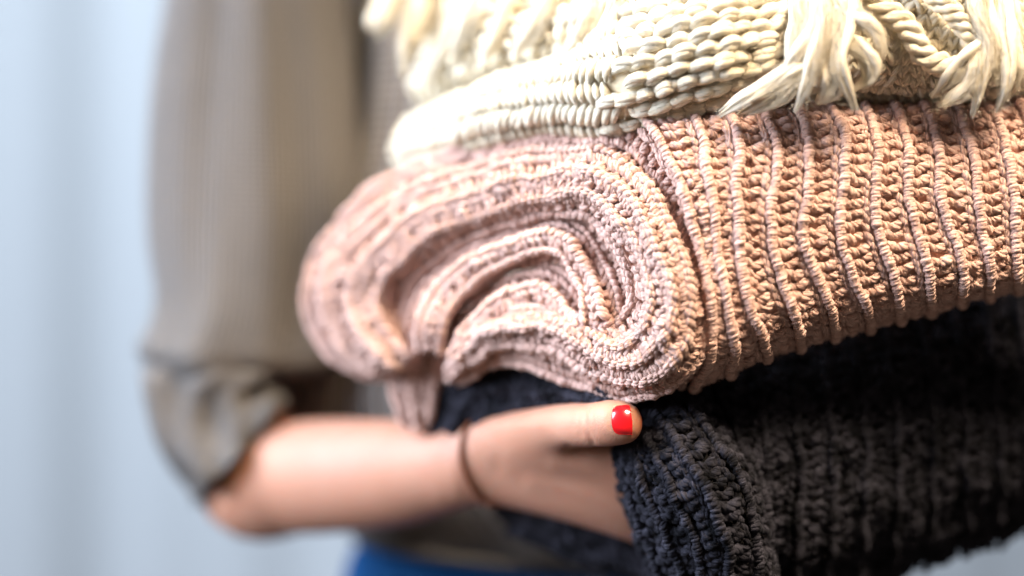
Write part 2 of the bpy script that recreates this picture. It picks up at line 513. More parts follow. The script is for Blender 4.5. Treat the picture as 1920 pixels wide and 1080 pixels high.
def build_body():
    # chains of (px, py, e, r_px); each chain a run of rounded tapering limbs, fused by a voxel remesh
    def chain(pts, sub=6, dz=1.0):
        P = cr(np.array(pts, float), (len(pts) - 1) * sub + 1)
        return P, dz
    chains = [
        chain([(500, -150, 1150, 120), (470, 200, 1060, 105), (455, 600, 980, 95), (458, 893, 900, 96), (560, 895, 800, 106), (650, 891, 700, 106),
               (750, 886, 590, 100), (830, 876, 500, 88), (890, 868, 430, 80)], 8, .85),
        chain([(870, 862, 450, 76), (905, 838, 400, 56), (985, 817, 270, 49), (1060, 801, 140, 45), (1112, 797, 60, 43), (1150, 793, 20, 45), (1172, 792, 6, 41.5)], 8, .9),
        chain([(930, 850, 385, 55), (1020, 842, 262, 50), (1090, 848, 200, 44), (1140, 862, 185, 36)], 8, .8),
        # four fingers closing under and behind the dark knit
        chain([(1180, 905, 275, 36), (1290, 960, 190, 37), (1380, 930, 200, 34), (1440, 890, 230, 28)], 6, 1),
        chain([(1180, 930, 290, 36), (1310, 1000, 260, 36), (1410, 980, 280, 33), (1480, 935, 300, 27)], 6, 1),
        chain([(1180, 955, 305, 34), (1310, 1035, 320, 34), (1400, 1030, 350, 31), (1470, 990, 370, 26)], 6, 1),
        chain([(1180, 975, 320, 28), (1270, 1050, 370, 30), (1340, 1060, 410, 27), (1400, 1030, 430, 22)], 6, 1),
    ]
    me = bpy.data.meshes.new('body_base')
    V = []; F = []; n = 0
    import bmesh
    bm = bmesh.new()
    bmesh.ops.create_icosphere(bm, subdivisions=3, radius=1)
    sv = np.array([v.co[:] for v in bm.verts]); sf = [[v.index for v in f.verts] for f in bm.faces]
    bm.free()
    for P, dz in chains:
        # tube plus round ends
        c = Wp(P[:, :3]); r = P[:, 3] * PX * (c[:, 1] / D0)
        T = nrm(np.gradient(c, axis=0))
        side = nrm(np.cross(T, np.array([0, 1, 0.0]) + 0 * T)); dep = np.cross(side, T)
        th = np.linspace(0, 2 * np.pi, 32, endpoint=False)
        ring = c[:, None] + r[:, None, None] * (side[:, None] * np.cos(th)[None, :, None] + dz * dep[:, None] * np.sin(th)[None, :, None])
        a = len(c)
        V.append(ring.reshape(-1, 3)); q = grid_quads(a, 32, True) + n
        F += q.tolist(); F.append(list(range(n, n + 32))); F.append(list(range(n + (a - 1) * 32, n + a * 32))[::-1]); n += a * 32
        for k in (0, -1):
            s = sv.copy()
            loc = side[k] * s[:, :1] + dep[k] * s[:, 1:2] * dz + T[k] * s[:, 2:3] * (.80)
            V.append(c[k] + r[k] * loc * .998); F += [[i + n for i in f] for f in sf]; n += len(sv)
    # palm: one flat loft from the wrist to the knuckles, thumb side nearer the camera
    pal = cr(np.array([(850, 870, 465, 84, 0, 74), (900, 868, 430, 84, -8, 68), (960, 868, 385, 89, -35, 64), (1010, 878, 345, 88, -60, 60), (1070, 893, 300, 87, -80, 57),
                       (1130, 910, 262, 88, -90, 54), (1190, 930, 240, 88, -90, 50), (1240, 948, 235, 84, -80, 44)], float), 50)
    c = Wp(pal[:, :3]); ax = Wp(pal[:, :3] + np.stack([0 * pal[:, 3] + 10, -pal[:, 3], pal[:, 4]], -1)) - c
    T = nrm(np.gradient(c, axis=0)); dp = nrm(np.cross(ax, T)) * (pal[:, 5:6] * PX)
    th = np.linspace(0, 2 * np.pi, 40, endpoint=False)
    ring = c[:, None] + ax[:, None] * np.cos(th)[None, :, None] + dp[:, None] * np.sin(th)[None, :, None]
    V.append(ring.reshape(-1, 3)); F += (grid_quads(50, 40, True) + n).tolist(); F.append(list(range(n, n + 40))); F.append(list(range(n + 49 * 40, n + 50 * 40))[::-1]); n += 2000
    V = np.concatenate(V)
    me.from_pydata(V.tolist(), [], F); me.update()
    tmp = bpy.data.objects.new('body_tmp', me); COL.objects.link(tmp)
    md = tmp.modifiers.new('r', 'REMESH'); md.mode = 'VOXEL'; md.voxel_size = .0013; md.use_smooth_shade = True
    ms = tmp.modifiers.new('s', 'SMOOTH'); ms.factor = .5; ms.iterations = 18
    dg = bpy.context.evaluated_depsgraph_get()
    ev = tmp.evaluated_get(dg)
    me2 = bpy.data.meshes.new_from_object(ev)
    bpy.data.objects.remove(tmp)
    co = np.empty(len(me2.vertices) * 3); me2.vertices.foreach_get('co', co); co = co.reshape(-1, 3)
    ed = np.empty(len(me2.edges) * 2, np.int32); me2.edges.foreach_get('vertices', ed); ed = ed.reshape(-1, 2)
    deg = np.bincount(ed.ravel(), minlength=len(co)).astype(float)[:, None]
    f = co[:, 1] / D0 * PX; sx = co[:, 0] / f + 960; sy = 540 - (co[:, 2] - CAMZ) / f
    # blend the palm, web and wrist into one another; the end of the thumb keeps its form
    mk = np.clip((sx - 850) / 60, 0, 1) * np.clip((1250 - sx) / 40, 0, 1) * np.clip((sy - (800 + np.clip(sx - 1020, 0, 60) * .7)) / 30, 0, 1)
    mk = mk[:, None] * .9
    for _ in range(70):
        acc = np.zeros_like(co)
        for k in range(3):
            acc[:, k] = np.bincount(ed[:, 0], co[ed[:, 1], k], len(co)) + np.bincount(ed[:, 1], co[ed[:, 0], k], len(co))
        co = co + mk * (acc / np.maximum(deg, 1) - co)
    me2.vertices.foreach_set('co', co.ravel()); me2.update()
    no = np.empty(len(me2.vertices) * 3); me2.vertices.foreach_get('normal', no); no = no.reshape(-1, 3)
    # creases over the thumb joint, at the web and over the wrist: grooves pressed into the surface
    f = co[:, 1] / D0 * PX
    sx = co[:, 0] / f + 960; sy = 540 - (co[:, 2] - CAMZ) / f
    dispv = np.zeros(len(co))
    def groove(pts, wd, dp):
        p = cr(np.array(pts, float), 40)
        d = np.sqrt(((np.stack([sx, sy], -1)[:, None] - p[None]) ** 2).sum(-1)).min(1)
        return -dp * np.exp(-(d / wd) ** 2)
    near = (no[:, 1] < .3) & (sx > 840) & (sx < 1230)
    g = np.zeros(len(co)); idx = np.where(near)[0]
    sx_, sy_ = sx, sy
    sx = sx[idx]; sy = sy[idx]
    gg = groove([(1100, 765), (1096, 785), (1103, 812), (1112, 832)], 5, 2.6)
    gg += groove([(1088, 772), (1084, 792), (1090, 815)], 4, 1.4)
    gg += groove([(1112, 770), (1110, 790), (1116, 812)], 4, 1.2)
    gg += groove([(1065, 842), (1110, 850), (1160, 848)], 10, 3.5)
    gg -= groove([(1000, 905), (1100, 925), (1220, 985)], 16, 2.2)
    gg -= groove([(1040, 870), (1120, 885), (1220, 925)], 14, 1.8)
    gg += groove([(912, 800), (935, 835), (932, 880)], 14, 1.2)
    gg += groove([(1188, 759), (1164, 761), (1149, 772), (1143, 787), (1147, 803), (1162, 814), (1188, 817)], 3.2, 1.8)
    g[idx] = gg
    # nail fold: shallow bed under the nail
    co += no * (g * PX)[:, None]
    co -= np.array(parent_world(person))
    me2.vertices.foreach_set('co', co.ravel())
    me2.materials.clear(); me2.materials.append(M_skin)
    me2.update()
    for p in me2.polygons: p.use_smooth = True
    me2.name = 'body'
    o = bpy.data.objects.new('body', me2); COL.objects.link(o); o.parent = person
    return o, co + np.array(parent_world(person))


body, body_co = build_body()
bvh = BVHTree.FromPolygons([Vector(v) for v in body_co], [p.vertices[:] for p in body.data.polygons])


def hit(px, py):
    d = Wp([px, py, 0]) - np.array([0, 0, CAMZ])
    r = bvh.ray_cast(Vector((0, 0, CAMZ)), Vector(d).normalized())
    return r


def build_nail():
    # outline: curved cuticle at the left, straight free edge at the right
    nu, nv = 22, 26
    V = []; ok = True
    for i in range(nu):
        a = i / (nu - 1)
        for j in range(nv):
            b_ = j / (nv - 1) * 2 - 1
            cut = 13 * (1 - math.sqrt(max(0, 1 - (abs(b_) ** 3.0))))
            x0 = 1147 + cut + 1.5 * b_; x1 = 1184 + 2.5 * b_ - 2 * b_ * b_
            x = x0 + (x1 - x0) * a
            y = 787.5 + 27 * b_ - 0.02 * (x - 1165)
            r = hit(x, y)
            p, n = r[0], r[1]
            V.append((p, n, a, b_))
    P = np.array([v[0][:] for v in V]).reshape(nu, nv, 3); Nn = np.array([v[1][:] for v in V]).reshape(nu, nv, 3)
    # smooth normals, raise the plate into a gently domed shell
    for _ in range(6):
        Nn[1:-1, 1:-1] = (Nn[:-2, 1:-1] + Nn[2:, 1:-1] + Nn[1:-1, :-2] + Nn[1:-1, 2:]) / 4
        P[1:-1, 1:-1] = P[1:-1, 1:-1] * .5 + (P[:-2, 1:-1] + P[2:, 1:-1] + P[1:-1, :-2] + P[1:-1, 2:]) / 8
    Nn = nrm(Nn)
    a = np.linspace(0, 1, nu)[:, None]; b_ = np.linspace(-1, 1, nv)[None]
    h = .7 + .9 * (1 - b_ ** 2) ** .6 * (.35 + .65 * a) + 1.0 * a
    top = P + Nn * (h * PX)[..., None]; bot = P - Nn * (1.5 * PX)
    Vv = np.concatenate([top.reshape(-1, 3), bot.reshape(-1, 3)])
    q = grid_quads(nu, nv); k = nu * nv
    def strip(idx): idx = np.array(idx); return np.stack([idx[:-1], idx[:-1] + k, idx[1:] + k, idx[1:]], 1)
    e = [strip(np.arange(nv)), strip(np.arange(nv) + (nu - 1) * nv), strip(np.arange(nu) * nv), strip(np.arange(nu) * nv + nv - 1)]
    o = mesh_np('fingernail', Vv, np.concatenate([q[:, ::-1], q + k] + e), M_nail, body)
    return o


# body children are placed relative to body whose own offset is zero under person
nail = build_nail()


def build_tie():
    front = [(890, 789), (876, 806), (868, 830), (866, 858), (872, 885), (886, 912), (906, 935), (930, 950)]
    pts = []
    for x, y in front:
        best = None
        for dy in (0, 4, -4, 8, -8, 12, -12):
            r = hit(x, y + dy)
            if r[0] is not None and r[0].y < 1.0: best = r; break
        if best is None: continue
        pts.append(np.array((best[0] + best[1] * 4 * PX)[:]))
    pts = np.array(pts)
    c = pts.mean(0) + np.array([0.002, .022, 0])
    back = []
    for t in np.linspace(.12, .88, 6):
        p = pts[-1] * (1 - t) + pts[0] * t
        p = p + np.array([.004, .036 * math.sin(math.pi * t) ** .6, 0])
        back.append(p)
    loop = np.concatenate([pts, back])
    L = np.concatenate([loop, loop[:1]])
    K = cr(L, 120)
    K[:, 1] -= 0.0004
    y = Yarn(); y.add(K[None], np.broadcast_to(nrm(K - K.mean(0)), K.shape)[None], np.full((1, 120), 5.2 * PX), B=10, flat=.8)
    o = y.build('hair_tie', M_tie, None)
    tag(o, 'thin brown elastic hair tie worn round the bare wrist', 'hair tie')


build_tie()


def sleeve_disp(A, T):
    # T=0 picture right, T=pi/2 towards camera, T=pi picture left
    d = 10 * np.sin(3 * T + 2.2 * A) * (1 - .3 * A) + 7 * np.sin(5 * T - 3 * A + 1) + 5 * np.sin(2 * T + 9 * A) + 4 * np.sin(9 * T + 5 * A)
    d += 7 * np.exp(-((A - .88) / .05) ** 2) * np.sin(4 * T + 1)
    d -= 14 * np.exp(-((T - 1.9 - .25 * A) / .16) ** 2) * np.exp(-((A - .35) / .3) ** 2)
    d += 11 * np.exp(-((T - 1.35 + .3 * A) / .22) ** 2) * np.exp(-((A - .3) / .3) ** 2)
    return d


def build_sweater():
    sleeve = rings([(495, -180, 1160, 150, 0, 190), (481, 0, 1110, 159, 0, 195), (478, 150, 1075, 177, 4, 200), (478, 300, 1045, 189, 6, 205), (478, 450, 1015, 194, 8, 205),
                    (474, 560, 985, 182, 12, 200), (462, 620, 965, 186, 16, 198), (447, 662, 945, 190, 14, 192), (446, 690, 935, 170, 6, 172), (452, 700, 930, 130, 0, 135), (456, 690, 925, 105, 0, 110)],
                   disp=sleeve_disp, n_al=240, n_th=160, zd=16)
    def torso_disp(A, T):
        return -70 * np.exp(-((T - 2.86) / .14) ** 2) * np.clip(1.3 - 2.2 * A, 0, 1) + 14 * np.sin(7 * T + 2 * A) + 8 * np.sin(13 * T - 4 * A) + 6 * np.sin(4 * T + 10 * A)
    torso = rings([(1150, -260, 1300, 480, 0, 380), (1150, 0, 1250, 490, 0, 420), (1150, 300, 1230, 520, 0, 430), (1110, 600, 1200, 570, 0, 430), (1090, 740, 1215, 590, 0, 430),
                   (1120, 880, 1220, 560, 10, 440), (1160, 985, 1215, 504, 20, 440), (1160, 1010, 1215, 500, 22, 430), (1160, 1014, 1215, 488, 22, 415)], disp=torso_disp, n_al=160, n_th=200)
    far = rings([(1790, -180, 1200, 150, 0, 190), (1800, 150, 1120, 160, 4, 190), (1805, 450, 1060, 165, 8, 195), (1790, 640, 960, 150, 60, 160), (1730, 740, 800, 90, 100, 130), (1660, 800, 650, 60, 100, 120)], disp=sleeve_disp)
    V, Q, U = merge([sleeve, torso, far])
    sw = mesh_np('sweater', V, Q, M_sweater, person, U)
    def cuff_disp(A, T):
        return 13 * np.sin(5 * T + 7 * A) + 8 * np.sin(9 * T - 9 * A) + 14 * np.exp(-((A - .35) / .12) ** 2) * np.sin(2 * T + 2)
    cuff = rings([(440, 655, 940, 130, 0, 140), (428, 700, 930, 160, -5, 170), (412, 742, 915, 124, -34, 160), (420, 785, 895, 104, -68, 150), (440, 818, 875, 92, -88, 145), (455, 840, 860, 85, -97, 140),
                  (459, 845, 856, 81, -92, 134), (452, 836, 862, 76, -86, 125), (430, 800, 885, 80, -80, 120)], disp=cuff_disp, n_al=140, n_th=140)
    mesh_np('cuff', *cuff[:2], M_sweater, sw, cuff[2])
    rib = rings([(1160, 1014, 1215, 492, 22, 425), (1162, 1023, 1212, 496, 24, 430), (1162, 1032, 1212, 490, 24, 420), (1162, 1034, 1212, 474, 24, 405)],
                disp=lambda A, T: 16 * np.sin(90 * T), n_al=20, n_th=800)
    mesh_np('hem', *rib[:2], M_sweater, sw, rib[2])
    jeans = rings([(1160, 990, 1215, 470, 22, 380), (1160, 1090, 1215, 515, 24, 400), (1160, 1250, 1215, 560, 24, 410), (1160, 1500, 1215, 570, 20, 410)],
                  disp=lambda A, T: 8 * np.sin(5 * T + 4 * A) + 5 * np.sin(17 * A + 3 * T), n_al=60)
    mesh_np('jeans', *jeans[:2], M_denim, person, jeans[2])


build_sweater()

# ------------------------------------------------------------------ pink knit
pink = empty('pink_blanket', Wp([1250, 740, 150]), 'folded pink chunky ribbed knit blanket with a swirled end, in the middle of the stack', 'blanket')


def ef(px, off=0):
    return -75 + max(0, 1330 - px) * .80 + off


def end(pts, off):
    out = []
    n = len(pts)
    for i, p in enumerate(pts):
        if len(p) == 3: out.append((p[0], p[1], ef(p[0], off + p[2])))
        else: out.append((p[0], p[1], ef(p[0], off)))
    return out


def front(pts, e0=-70):
    """front ribs: bowed profile, tucked back at top and bottom"""
    n = len(pts); out = [(pts[0][0] - 14, pts[0][1] + 4, e0 + 190)]
    for i, (x, y) in enumerate(pts):
        a = i / (n - 1) * 2 - 1
        bow = abs(a) ** 3.0 * (120 if a > 0 else 75)
        out.append((x, y, e0 + bow + max(0, x - 1400) * .13))
    out.append((pts[-1][0] + 4, pts[-1][1] - 6, e0 + 240))
    return out


F = [
    [(2090, 180), (2100, 270), (2104, 350), (2105, 400), (2106, 440), (2108, 465), (2110, 478)],
    [(2030, 185), (2046, 270), (2052, 350), (2054, 410), (2058, 450), (2062, 480), (2066, 496)],
    [(1970, 192), (1990, 270), (1998, 350), (2002, 420), (2006, 465), (2010, 492), (2014, 508)],
    [(1910, 198), (1938, 275), (1950, 355), (1953, 425), (1955, 475), (1958, 505), (1962, 522)],
    [(1852, 205), (1882, 275), (1896, 355), (1900, 430), (1902, 485), (1905, 520), (1908, 536)],
    [(1792, 207), (1818, 275), (1828, 355), (1838, 430), (1850, 490), (1853, 530), (1855, 549)],
    [(1735, 207), (1755, 275), (1760, 360), (1780, 435), (1797, 495), (1800, 540), (1802, 562)],
    [(1680, 207), (1698, 277), (1701, 362), (1716, 432), (1736, 500), (1742, 550), (1746, 576)],
    [(1622, 208), (1640, 277), (1638, 362), (1645, 428), (1668, 500), (1682, 558), (1688, 592)],
    [(1556, 208), (1580, 271), (1578, 353), (1570, 425), (1597, 510), (1620, 572), (1630, 608)],
    [(1494, 210), (1514, 275), (1508, 360), (1504, 440), (1533, 522), (1557, 585), (1566, 622)],
    [(1431, 214), (1454, 275), (1446, 360), (1442, 450), (1470, 540), (1490, 602), (1497, 640)],
    [(1369, 219), (1384, 275), (1381, 360), (1382, 455), (1402, 560), (1426, 625), (1434, 662)],
    [(1300, 226), (1322, 290), (1334, 380), (1346, 480), (1364, 580), (1374, 650), (1368, 692)],
    [(1225, 238), (1268, 310), (1304, 410), (1326, 500), (1340, 590), (1330, 665), (1300, 718)],
]
Ffr = [front(f) for f in F]
# the last front line lies just outside the end swirl's first line
Ffr.append([(1120, 285, 190), (1150, 282, 110), (1216, 335, 40), (1262, 420, 0), (1292, 520, -22), (1298, 605, -26), (1268, 682, 0), (1200, 728, 60), (1190, 730, 150)])

pf = Patch(Ffr, per=8, nt=360, bump=2.4, seed=3, wob=2.5)

E1 = end([(752, 692, 120), (694, 703, 30), (628, 662), (590, 612), (578, 560), (594, 495), (630, 425), (694, 362), (768, 322), (860, 290), (960, 262), (1070, 252), (1160, 268),
          (1236, 330), (1282, 420), (1312, 520), (1318, 610), (1286, 690), (1210, 738), (1110, 722), (1030, 694), (975, 676), (920, 676), (870, 704, 40), (850, 716, 120)], 12)
E2 = end([(768, 686, 120), (714, 694, 20), (664, 660), (630, 612), (616, 565), (628, 505), (662, 445), (722, 386), (795, 350), (885, 318), (980, 292), (1080, 284), (1160, 306),
          (1224, 366), (1264, 450), (1290, 535), (1290, 612), (1258, 676), (1190, 712), (1112, 692), (1040, 655), (975, 638), (915, 650), (865, 686, 30), (842, 706, 100)], -42)
E3 = end([(786, 672, 120), (744, 684, 30), (704, 652, 10), (674, 612, 10), (660, 570, 10), (672, 520, 8), (706, 466), (764, 414), (838, 382), (924, 352), (1008, 330), (1084, 322), (1150, 342),
          (1204, 400), (1240, 475), (1262, 548), (1258, 606), (1226, 654), (1176, 680), (1116, 660), (1052, 624), (990, 606), (930, 620), (878, 656, 30), (846, 690, 80)], -72)
E4 = end([(796, 650, 130), (768, 664, 50), (738, 642, 35), (716, 608, 30), (706, 572, 30), (718, 528, 20), (756, 480, 6), (810, 438), (880, 408), (952, 385), (1024, 365), (1084, 356), (1136, 376),
          (1180, 424), (1212, 488), (1228, 550), (1222, 596), (1196, 630), (1160, 650), (1114, 636), (1062, 600, 10), (1010, 582, 20), (950, 594, 30), (890, 632, 50), (850, 670, 90)], -72)
E5 = end([(802, 628, 90), (784, 640, 50), (762, 622, 44), (748, 594, 40), (744, 566, 38), (762, 530, 28), (800, 492, 16), (850, 458, 8), (914, 428), (978, 408), (1038, 396), (1084, 390), (1122, 408),
          (1154, 450), (1178, 502), (1190, 548), (1186, 584), (1166, 608), (1140, 622), (1110, 614, 20), (1066, 584, 60), (1020, 570, 80), (960, 578, 90), (900, 612, 100), (860, 650, 120)], -34)
E6 = end([(806, 610, 60), (798, 616, 40), (784, 604, 36), (772, 586, 34), (774, 566, 32), (792, 540, 26), (828, 508, 18), (874, 474, 25), (930, 446, 18), (990, 428, 15), (1040, 420, 15), (1078, 424, 18), (1104, 440, 19),
          (1128, 474, 18), (1148, 516, 18), (1156, 552, 18), (1152, 578, 20), (1140, 596, 24), (1122, 606, 30), (1100, 600, 48), (1066, 580, 72), (1020, 568, 84), (960, 572, 90), (910, 600, 96), (870, 640, 102)], 10)
pe = Patch([E1, E2, E3, E4, E5, E6], per=8, nt=900, bump=4, seed=11, wob=4.0)

# inner tongues of the fold
T1 = Patch([end([(772, 652, 60), (762, 602, 10), (784, 542, 5), (848, 480), (940, 440), (1020, 422), (1075, 430), (1110, 466, -10), (1144, 526, -28), (1156, 590, -28)], -4),
            end([(788, 660, 30), (786, 612), (814, 552), (874, 494, -4), (950, 458, -6), (1022, 440), (1066, 450), (1094, 488), (1120, 543), (1130, 600)], -62),
            end([(822, 660, 30), (826, 612, -6), (850, 566, -6), (900, 514, -6), (962, 480), (1026, 464), (1060, 476), (1080, 510), (1100, 556), (1108, 602)], -60),
            end([(848, 640, 60), (850, 606, 40), (876, 572, 30), (924, 536, 20), (976, 512, 15), (1028, 498, 15), (1056, 508, 15), (1072, 532, 15), (1082, 562, 15), (1090, 604, 20)], -8)],
           per=8, nt=420, bump=4, seed=21, wob=3)
T2 = Patch([end([(836, 640, 30), (862, 590, 15), (912, 542, 5), (970, 510), (1022, 502), (1064, 520), (1090, 556), (1126, 586), (1152, 600)], -6),
            end([(850, 668), (880, 616), (926, 570), (976, 542), (1018, 538), (1048, 560), (1072, 592), (1116, 614), (1150, 618)], -50),
            end([(858, 680, 10), (892, 634, 6), (938, 596, 6), (982, 572, 6), (1016, 572, 6), (1044, 594, 6), (1072, 622, 6), (1116, 640, 6), (1154, 634, 6)], -52),
            end([(866, 700, 60), (902, 662, 50), (946, 622, 40), (984, 604, 40), (1014, 606, 40), (1040, 626, 40), (1072, 650, 40), (1116, 664, 50), (1160, 650, 50)], 24)],
           per=8, nt=420, bump=4, seed=22, wob=3)
T3 = Patch([[(742, 600, 425), (740, 690, 455), (742, 735, 455), (752, 765, 450), (768, 800, 465)], [(780, 590, 365), (776, 680, 410), (775, 735, 420), (780, 765, 425), (785, 800, 445)],
            [(830, 590, 345), (822, 670, 390), (812, 725, 410), (806, 762, 415), (798, 795, 445)], [(880, 600, 375), (862, 680, 415), (836, 722, 435), (822, 758, 445), (812, 790, 465)]], per=8, nt=160, seed=23)


def knit_rib(patch, parent, mat, s_lines, name='rib', pitch=12, r=8.0, h=8, sl=1, blur_B=8, gap=True, wob=0, t0=0., t1=1., ply=0.13, wide=1.0, fine=False, dense=False, jm=1.0):
    """raised cords on the lines s, bumpy purl columns between them"""
    bumps = Yarn()
    A = 8 if fine else 7
    def put(Y_, C):
        if fine: Y_.add_plied(*C, B=5)
        else: Y_.add(*C, B=9, ply=ply)
    for s in s_lines:
        y = Yarn()
        put(y, patch.column(s, pitch, 6.5 * sl * wide, pitch * .72, r * wide, h, 3.5, t0=t0, t1=t1, A=A, jit=jm))
        y.build(name, mat, parent)
    for s in s_lines[:-1]:
        if dense:
            put(bumps, patch.column(s + .30, 16, -7 * sl * wide, 11, 6.4 * wide, 0, 5, t0=t0, t1=t1, A=A, jit=1.6))
            put(bumps, patch.column(s + .66, 19, 11 * wide, 6 * sl, 6.8 * wide, -4, 6, t0=t0, t1=t1, bend=5, A=A, jit=2))
        else:
            put(bumps, patch.column(s + .24, 16, -7 * sl * wide, 11, 6.8 * wide, 0, 4, t0=t0, t1=t1, A=A, jit=1.4 * jm))
            put(bumps, patch.column(s + .50, 21, 14 * wide, 5 * sl, 9.0 * wide, -3, 6, t0=t0, t1=t1, bend=6, A=A, jit=1.8 * jm))
            put(bumps, patch.column(s + .76, 21, 12 * wide, -6 * sl, 8.6 * wide, -4, 6, t0=t0, t1=t1, phase=.5, bend=-5, A=A, jit=1.8 * jm))
    bumps.build('purl_stitches', mat, parent, kind='stuff')


knit_rib(pf, pink, M_pink, [float(i) for i in range(len(Ffr))], fine=True, r=9.3)
pf.sheet('knit_ground', M_pinkb, pink, h=-4)
knit_rib(pe, pink, M_pink, [0, 1, 2, 3, 4, 5], sl=-1, dense=True, fine=True, wide=1.28, pitch=15, r=7.2, h=6)
pe.sheet('knit_ground', M_pinkb, pink, h=-7, si=2, ti=3)
for T in (T1, T2, T3):
    knit_rib(T, pink, M_pink, list(range(T.M)), sl=-1, dense=True)
    T.sheet('knit_ground', M_pinkb, pink, h=-7)


def sample(patch, lo=0., hi=1.):
    G, N = patch.G, patch.N
    return G.reshape(-1, 3), N.reshape(-1, 3)


def add_fuzz(patches, n, mat, parent, lmin=8, lmax=26, wd=.35, seed=5, lift=.6):
    P = np.concatenate([sample(p)[0] for p in patches]); Nn = np.concatenate([sample(p)[1] for p in patches])
    V, Q = fuzz(P + Nn * 7 * PX, Nn, n, lmin, lmax, wd, seed, lift)
    mesh_np('fuzz', V, Q, mat, parent, kind='stuff')


add_fuzz([pf, pe, T1, T2], 34000, M_hairp, pink, 7, 20, .24, lift=.5)

# ------------------------------------------------------------------ charcoal knit
char = empty('charcoal_blanket', Wp([1500, 1090, 200]), 'folded charcoal chunky knit blanket at the bottom of the stack, held by the hand', 'blanket')
cx = [1430, 1490, 1552, 1614, 1676, 1740, 1804, 1866, 1926, 1990, 2060, 2130]
CF = []
for x in reversed(cx):
    k = (x - 1430) / 700
    top = 742 - max(0, x - 1380) * .36
    bot = 1098 + 70 * math.exp(-((x - 1430) / 160) ** 2) - max(0, x - 1650) * .36 - 4
    e = 125 + k * 230
    ys = np.array([top - 130, top - 60] + list(np.linspace(top + 30, bot, 7)))
    prof = [230, 110, 20, 0, 0, 5, 25, 90, 220]
    CF.append([(x + 12 * math.sin((y - 700) / 120) - 6, y, e + p_) for y, p_ in zip(ys, prof)])
CF += [
    [(1305, 625, 270), (1330, 700, 180), (1350, 760, 150), (1372, 815, 110), (1404, 885, 90), (1428, 960, 85), (1440, 1040, 95), (1452, 1130, 60), (1460, 1200, 160)],
    [(1230, 660, 250), (1255, 735, 160), (1286, 765, 70), (1320, 812, 30), (1360, 875, 15), (1392, 950, 12), (1412, 1030, 22), (1426, 1120, 40), (1430, 1200, 140)],
    [(1190, 695, 240), (1215, 770, 150), (1240, 785, 50), (1272, 826, 0), (1312, 890, -20), (1344, 965, -15), (1366, 1040, 0), (1376, 1120, 50), (1380, 1200, 140)],
    [(1170, 725, 220), (1195, 800, 130), (1212, 806, 60), (1232, 838, 20), (1262, 900, 5), (1292, 970, 5), (1316, 1045, 20), (1328, 1120, 60), (1330, 1200, 140)],
    [(1150, 753, 240), (1175, 828, 150), (1185, 832, 80), (1200, 858, 50), (1222, 915, 40), (1248, 980, 40), (1272, 1050, 50), (1290, 1120, 80), (1300, 1200, 160)],
    [(1130, 790, 260), (1155, 848, 190), (1160, 856, 130), (1172, 885, 105), (1190, 930, 95), (1212, 990, 92), (1238, 1055, 95), (1260, 1120, 120), (1270, 1200, 190)],
    [(1120, 800, 340), (1150, 855, 260), (1154, 868, 220), (1164, 900, 200), (1180, 940, 190), (1202, 1000, 185), (1228, 1060, 190), (1250, 1120, 210), (1260, 1200, 260)],
]
pc = Patch(CF, per=8, nt=360, bump=6, seed=31, wob=5)
knit_rib(pc, char, M_char, [float(i) for i in range(len(CF))], pitch=13, wide=1.1, ply=.16, fine=True, jm=1.3)
pc.sheet('knit_ground', M_charb, char, h=-7)
CL = Patch([
    [(1130, 690, 100), (1040, 672, 240), (960, 662, 320), (890, 672, 390), (840, 700, 440), (818, 745, 460), (812, 800, 470)],
    [(1150, 728, 80), (1060, 705, 200), (975, 690, 290), (900, 702, 360), (858, 725, 400), (836, 762, 430), (828, 810, 450)],
    [(1150, 752, 80), (1060, 735, 190), (985, 722, 270), (920, 732, 340), (880, 752, 380), (862, 782, 400), (856, 820, 430)],
    [(1150, 775, 90), (1070, 768, 190), (1000, 758, 270), (945, 764, 330), (910, 780, 370), (890, 802, 400), (884, 840, 440)],
    [(1150, 800, 130), (1080, 800, 220), (1020, 796, 300), (970, 800, 350), (935, 812, 390), (915, 834, 430), (908, 860, 470)],
], per=8, nt=260, bump=5, seed=33, wob=4)
knit_rib(CL, char, M_char, list(range(5)), pitch=16, r=9, wide=1.3, jm=1.6, fine=True)
CL.sheet('knit_ground', M_charb, char, h=-7)
# the back of the dark knit, hanging down behind the hand
CB = Patch([
    [(915, 925, 560), (1040, 935, 500), (1150, 955, 460), (1290, 995, 430)],
    [(935, 962, 500), (1050, 985, 440), (1160, 1010, 400), (1295, 1050, 370)],
    [(955, 990, 505), (1060, 1020, 450), (1160, 1046, 405), (1295, 1092, 380)],
    [(985, 1000, 570), (1070, 1034, 530), (1165, 1064, 490), (1300, 1112, 460)],
], per=8, nt=160, bump=5, seed=35)
knit_rib(CB, char, M_char, list(range(4)), pitch=16, r=9, wide=1.2)
CB.sheet('knit_ground', M_charb, char, h=-7)
add_fuzz([pc, CL], 34000, M_hairc, char, 5, 20, .26, seed=8, lift=.3)

